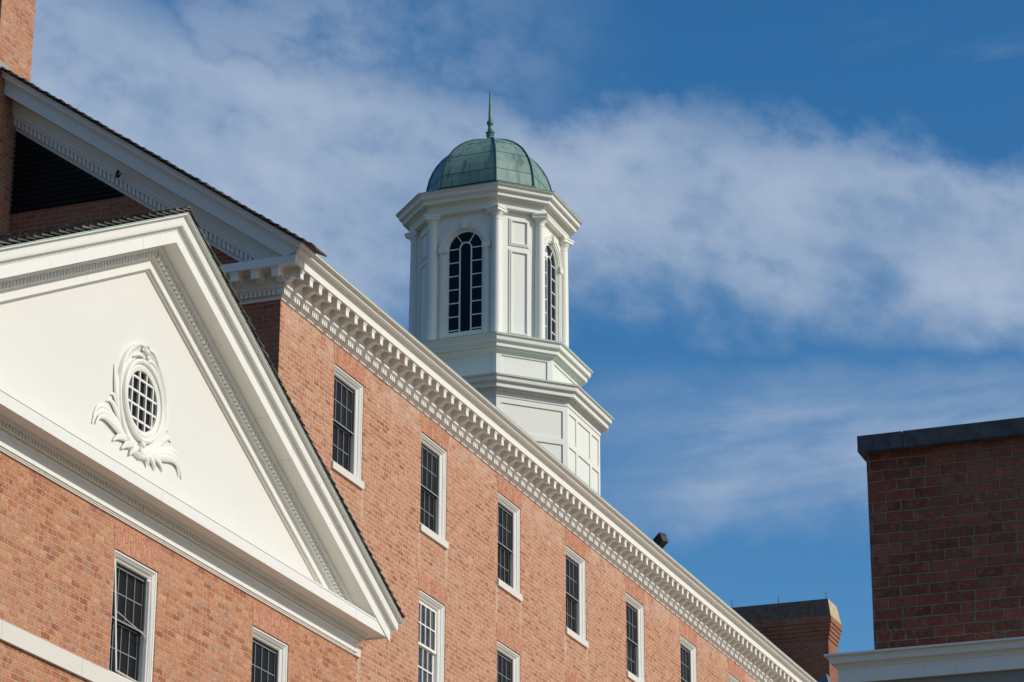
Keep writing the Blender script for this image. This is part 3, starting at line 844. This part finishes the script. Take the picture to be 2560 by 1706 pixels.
f1 = MB(); octring(f1, [(.323, 22.886), (.323, 22.897), (-.35, 22.945), (-.35, 22.932)], 2.47, 1.165); f1.build('lower_flashing', FLS, cup)
# middle stage
mi = MB()
framed_stage(mi, 2.03, .99, 22.9, 23.80, lambda k, w_: [(.125, w_ - .135, 22.97, 23.655)] if k % 2 == 0 else [(.10, w_ - .10, 22.97, 23.665)])
mi.build('middle_stage', CU, cup)
mc = MB()
octring(mc, [(.0, 23.745), (.030, 23.75), (.040, 23.775), (.085, 23.805), (.085, 23.832), (.135, 23.832), (.135, 23.816), (.160, 23.816), (.160, 23.908), (.175, 23.910), (.175, 23.925), (.192, 23.93)]
        + cyma(.197, 23.935, .285, 24.072) + [(.295, 24.075), (.295, 24.095), (-.45, 24.145), (-.45, 23.745)], 2.03, .99)
mc.build('middle_cornice', CU, cup)
f2 = MB(); octring(f2, [(.300, 24.096), (.300, 24.108), (-.45, 24.165), (-.45, 24.148)], 2.03, .99); f2.build('middle_flashing', FLS, cup)
# lantern
LA, LB = 1.62, .836
ZL0, ZL1 = 24.16, 27.62
la = MB()
WR, ZS, ZG = .475, 26.675, 24.43          # window half-width with frame, springing, foot
for k in range(8):
    F = Face(LA, LB, k)
    if k % 2 == 0:
        la.quad(F.p(0, ZL0), F.p(F.w, ZL0), F.p(F.w, ZL1), F.p(0, ZL1))
    else:
        c = F.w / 2
        la.quad(F.p(0, ZL0), F.p(c - WR, ZL0), F.p(c - WR, ZL1), F.p(0, ZL1)); la.quad(F.p(c + WR, ZL0), F.p(F.w, ZL0), F.p(F.w, ZL1), F.p(c + WR, ZL1))
        la.quad(F.p(c - WR, ZL0), F.p(c + WR, ZL0), F.p(c + WR, ZG), F.p(c - WR, ZG))
        n = 24
        for i in range(n):
            t0, t1 = math.pi * i / n, math.pi * (i + 1) / n
            a0, a1 = c - WR * math.cos(t0), c - WR * math.cos(t1); h0, h1 = ZS + WR * math.sin(t0), ZS + WR * math.sin(t1)
            la.quad(F.p(a0, h0), F.p(a1, h1), F.p(a1, ZL1), F.p(a0, ZL1)); la.quad(F.p(a0, h0), F.p(a0, h0, -.12), F.p(a1, h1, -.12), F.p(a1, h1))
        for s_ in (-1, 1): la.quad(F.p(c + s_ * WR, ZG), F.p(c + s_ * WR, ZG, -.12), F.p(c + s_ * WR, ZS, -.12), F.p(c + s_ * WR, ZS))
        la.quad(F.p(c - WR, ZG), F.p(c + WR, ZG), F.p(c + WR, ZG, -.12), F.p(c - WR, ZG, -.12))
lant = la.build('lantern', CU, cup)


def arch_pts(F, c, r, zb, n=24, d=0., zs=ZS):
    return [F.p(c - r, zb, d)] + [F.p(c - r * math.cos(math.pi * i / n), zs + r * math.sin(math.pi * i / n), d) for i in range(n + 1)] + [F.p(c + r, zb, d)]


def arch_band(mb, F, c, r0, r1, zb, d0, d1, zs=ZS, n=24):
    rings = [arch_pts(F, c, r, zb, n, d, zs) for r, d in ((r0, d0), (r1, d0), (r1, d1), (r0, d1))]
    mb.loft([list(t) for t in zip(*rings)])


cw = None
for k in (1, 3, 5, 7):
    F = Face(LA, LB, k); c = F.w / 2
    s = MB()
    arch_band(s, F, c, .435, .474, ZG + .0, -.075, -.02)
    F.box(s, c - .435, c + .435, ZG + .001, ZG + .085, -.075, -.02)
    win = s.build('arched_window', CU, cup)
    m_ = MB()
    zc = 26.69; r_ = .148
    arch_band(m_, F, c, r_ - .015, r_ + .015, ZG + .085, -.07, -.035, zs=zc, n=16)
    for i in range(7):
        z = zc - .352 * i
        for a, b in ((c - .435, c - r_ - .02), (c + r_ + .02, c + .435)):
            if i < 6 or z > ZG + .1: F.box(m_, a, b, z - .012, z + .012, -.066, -.045)
    for ang in (R(57), R(123)):
        a = Vector((math.cos(ang), math.sin(ang))); pr_ = Vector((-a.y, a.x)) * .011
        P0, P1 = a * .160, a * .437
        q = [P0 + pr_, P1 + pr_, P1 - pr_, P0 - pr_]
        m_.hexa([F.p(c + v.x, zc + v.y, -.066) for v in q], [F.p(c + v.x, zc + v.y, -.037) for v in q])
    m_.build('muntins', WH, win)
    g_ = MB(); pts = arch_pts(F, c, .45, ZG + .01, 24, -.060)
    g_.loft([pts, [tuple(Vector(p) + F.n * -.004) for p in pts]]); g_.build('glass', GLC, win)
    t = MB()
    arch_band(t, F, c, .500, .640, ZL0 + .04, .0, .036); arch_band(t, F, c, .545, .62, ZL0 + .045, .0355, .060); arch_band(t, F, c, .618, .655, ZS, .0, .075)
    for s_ in (-1, 1): F.box(t, c + s_ * .575 - .105, c + s_ * .575 + .105, ZS - .08, ZS + .06, .0, .09)
    kz0, kz1 = ZS + .49, ZS + .70
    t.hexa([F.p(c - .045, kz0, 0), F.p(c + .045, kz0, 0), F.p(c + .062, kz1, 0), F.p(c - .062, kz1, 0)], [F.p(c - .045, kz0, .11), F.p(c + .045, kz0, .11), F.p(c + .062, kz1, .11), F.p(c - .062, kz1, .11)])
    t.build('archivolt', CU, win)
for k in (0, 2, 4, 6):
    F = Face(LA, LB, k); pn = MB(); a0, a1 = .315, F.w - .265
    if k in (2, 6): a0, a1 = .265, F.w - .315
    for z0, z1 in ((26.69, 27.40), (24.36, 26.58)):
        for (e, wd, d) in ((0., .045, .028), (.035, .03, .042)):
            F.box(pn, a0 + e, a1 - e, z1 - e - wd, z1 - e, .0, d); F.box(pn, a0 + e, a1 - e, z0 + e, z0 + e + wd, .0, d)
            F.box(pn, a0 + e, a0 + e + wd, z0 + e + wd, z1 - e - wd, .0, d); F.box(pn, a1 - e - wd, a1 - e, z0 + e + wd, z1 - e - wd, .0, d)
    pn.build('panel_moulding', CU, cup)
# columns at the eight corners
FA, FB = 1.773, .8995
for k in range(8):
    cx_, cy_ = octc(FA, FB)[k]; ra = Vector((cx_, cy_, 0)).normalized(); rad = math.hypot(cx_, cy_) - .135
    px_, py_ = CX + ra.x * rad, CY + ra.y * rad
    cl_ = MB()
    cl_.lathe(px_, py_, [(.165, 24.14), (.165, 24.20), (.158, 24.215), (.148, 24.225), (.150, 24.245), (.145, 24.262), (.134, 24.268), (.131, 24.30), (.130, 25.2), (.124, 26.2), (.113, 27.24), (.113, 27.27), (.121, 27.277), (.121, 27.295), (.113, 27.302),
                        (.113, 27.37), (.122, 27.385), (.140, 27.42), (.160, 27.455), (.166, 27.475)], 28)
    col_ = cl_.build('column', CU, cup, smooth=True)
    ab = MB(); tg = Vector((-ra.y, ra.x, 0)); o_ = Vector((px_, py_, 0))
    for hs_, z0, z1 in ((.255, 27.475, 27.545), (.276, 27.545, 27.585)):
        q = [o_ + ra * hs_, o_ + tg * hs_, o_ - ra * hs_, o_ - tg * hs_]
        ab.hexa([(p.x, p.y, z0) for p in q], [(p.x, p.y, z1) for p in q])
    ab.build('abacus', CU, col_)
tc_ = MB()
octring(tc_, [(-.30, 27.588), (.0, 27.588), (.0, 27.665), (.010, 27.668), (.010, 27.775), (.025, 27.778), (.032, 27.80), (.060, 27.825), (.060, 27.838), (.150, 27.838), (.150, 27.818), (.176, 27.818), (.176, 27.905), (.192, 27.908),
              (.192, 27.922), (.208, 27.926)] + cyma(.212, 27.93, .318, 28.052) + [(.328, 28.055), (.328, 28.075), (-.30, 28.12)], FA, FB)
tc_.build('lantern_cornice', CU, cup)
# copper dome
dm = MB()
skirt = [(2.108, 28.076), (2.108, 28.090), (1.52, 28.375), (1.47, 28.40), (1.47, 28.43)]
prof = [(1.440, 28.432), (1.428, 28.60), (1.400, 28.82), (1.352, 29.05), (1.280, 29.26), (1.185, 29.45), (1.060, 29.63), (.905, 29.79), (.730, 29.93), (.540, 30.045), (.350, 30.135), (.18, 30.20), (.08, 30.23)]
dm.loft([[(CX + x, CY + y, z) for x, y in octc(a, a * .50)] for a, z in skirt + prof])
dome = dm.build('dome', PAT, cup)
se = MB()
def dome_at(z):
    for (a0, z0), (a1, z1) in zip(prof, prof[1:]):
        if z0 <= z <= z1: return a0 + (a1 - a0) * (z - z0) / (z1 - z0)
for z in (28.80, 29.33, 29.76):
    a = dome_at(z); b = dome_at(z + .012)
    rr_ = [[(CX + x, CY + y, zz_) for x, y in octc(aa, aa * .5)] for aa, zz_ in ((a + .001, z), (a + .006, z), (b + .006, z + .010), (b + .001, z + .010))]
    se.loft([list(t) for t in zip(*rr_)], loop=True)
a = 1.478
rr_ = [[(CX + x, CY + y, zz_) for x, y in octc(aa, aa * .5)] for aa, zz_ in ((a, 28.40), (a + .03, 28.40), (a + .03, 28.43), (a, 28.43))]
se.loft([list(t) for t in zip(*rr_)], loop=True)
se.build('seams', SEA, dome)
for k in range(8):
    rb = MB(); pts = [Vector((CX + octc(a, a * .5)[k][0] * 1.004, CY + octc(a, a * .5)[k][1] * 1.004, z + .004)) for a, z in prof]
    rb.tube(pts, .024, 6); rb.build('rib', SEA, dome)
sp = MB()
sp.lathe(CX, CY, [(.20, 30.17), (.17, 30.235), (.095, 30.26), (.085, 30.34), (.105, 30.36), (.088, 30.39), (.100, 30.42), (.120, 30.45), (.085, 30.475), (.062, 30.50), (.070, 30.525), (.055, 30.545), (.052, 30.63), (.064, 30.655), (.088, 30.70),
                  (.092, 30.73), (.082, 30.765), (.055, 30.795), (.048, 30.82), (.040, 31.05), (.022, 31.57), (.026, 31.59), (.018, 31.61), (.007, 31.62), (.004, 31.86)], 14)
sp.build('finial', simple('finial_copper', (.13, .25, .20), .5, .3, .5, .2, 5., (.07, .14, .12)), cup, smooth=True)

# ------------------------------------------------------------------ small fittings
fl_ = thing('floodlight', (53.6, 17.3, 16.45), 'black box floodlight on the eaves, against the sky right of the cupola', 'lamp')
I = Vector((53.8316, 17.3, 16.8326)); eb, ed, eg = Vector((.0516, .0687, .1646)), Vector((.1398, -.0882, -.007)), Vector((.1014, .1687, -.1021))
k_ = 1.0
ls = MB(); ls.hexa([I, I + ed, I + ed + eb, I + eb], [I + eg, I + eg + ed, I + eg + ed + eb, I + eg + eb]); ls.build('housing', LAM, fl_)
vz = MB(); o_ = I + eb - ed * .04 - eg * .04; vz.hexa([o_, o_ + ed * 1.08, o_ + ed * 1.08 + eb * .16, o_ + eb * .16], [o_ + eg * 1.08, o_ + eg * 1.08 + ed * 1.08, o_ + eg * 1.08 + ed * 1.08 + eb * .16, o_ + eg * 1.08 + eb * .16]); vz.build('visor', LAM, fl_)
br_ = MB(); c_ = I + eg * .9 + ed * .3; br_.tube([c_, Vector((c_.x, c_.y + .1, 16.40))], .02, 8); br_.build('bracket', LAM, fl_)
f2_ = thing('floodlight', (84, 21.9, 20.9), 'grey floodlight box low in front of the distant chimney', 'lamp')
b2_ = MB(); b2_.hexa([(84, 21.72, 21.16), (84.1, 22.02, 21.05), (84.16, 22.10, 21.36), (84.06, 21.80, 21.47)], [(84.3, 21.70, 21.16), (84.4, 22.0, 21.05), (84.46, 22.08, 21.36), (84.36, 21.78, 21.47)]); b2_.build('housing', LGR, f2_)
b2_ = MB(); b2_.tube([(84.2, 21.9, 21.15), (84.2, 21.95, 19.9)], .03, 8); b2_.build('bracket', LGR, f2_)
ns = thing('soffit_fitting', (36.13, 20.42, 18.13), 'small dark fitting stuck under the shaded gable soffit', 'fitting')
q_ = MB(); q_.lathe(36.13, 20.43, [(.015, 18.10), (.035, 18.11), (.040, 18.15), (.03, 18.19), (.02, 18.22)], 10); q_.build('body', BLK, ns)
q_ = MB(); q_.box(36.08, 36.12, 20.36, 20.40, 18.12, 18.155); q_.build('lens_hood', LGR, ns)

# ------------------------------------------------------------------ building at the right edge
XR = 19.62
rb_ = thing('corner_building', (XR, 2.0, GZ), 'near building corner with tall dark brick chimney behind a shaded white cornice', 'building')
YK = 5.0
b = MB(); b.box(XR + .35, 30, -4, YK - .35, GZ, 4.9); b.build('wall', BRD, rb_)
RP = [(-.3, 4.930), (.0, 4.930), (.0, 5.035), (.008, 5.037), (.008, 5.049), (.017, 5.052), (.020, 5.061)] + cyma(.023, 5.063, .076, 5.120) + [(.080, 5.121), (.080, 5.135), (-.3, 5.17)]
b = MB(); b.loft([[(XR - q, -4.0, z) for q, z in RP], [(XR - q, YK + q, z) for q, z in RP], [(30, YK + q, z) for q, z in RP]]); b.build('cornice', WHD, rb_)
b = MB(); b.box(XR + .03, 30, -4, YK - .03, 4.77, 4.929); b.build('soffit_board', GRY, rb_)
b = MB(); b.box(XR + .25, 29.8, -4, YK - .2, 5.1, 5.16); b.build('roof', RFB, rb_)
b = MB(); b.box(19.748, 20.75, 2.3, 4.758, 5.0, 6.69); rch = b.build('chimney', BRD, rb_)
b = MB()
ys_ = [4.800, 4.462, 3.3, 2.24]
for i in range(3): b.box(19.66, 20.84, ys_[i + 1] + (.004 if i < 2 else 0), ys_[i] - (.004 if i > 0 else 0), 6.666, 6.790)
b.box(19.668, 20.83, 4.45, 4.475, 6.668, 6.782)
b.build('stone_coping', SLT, rch)
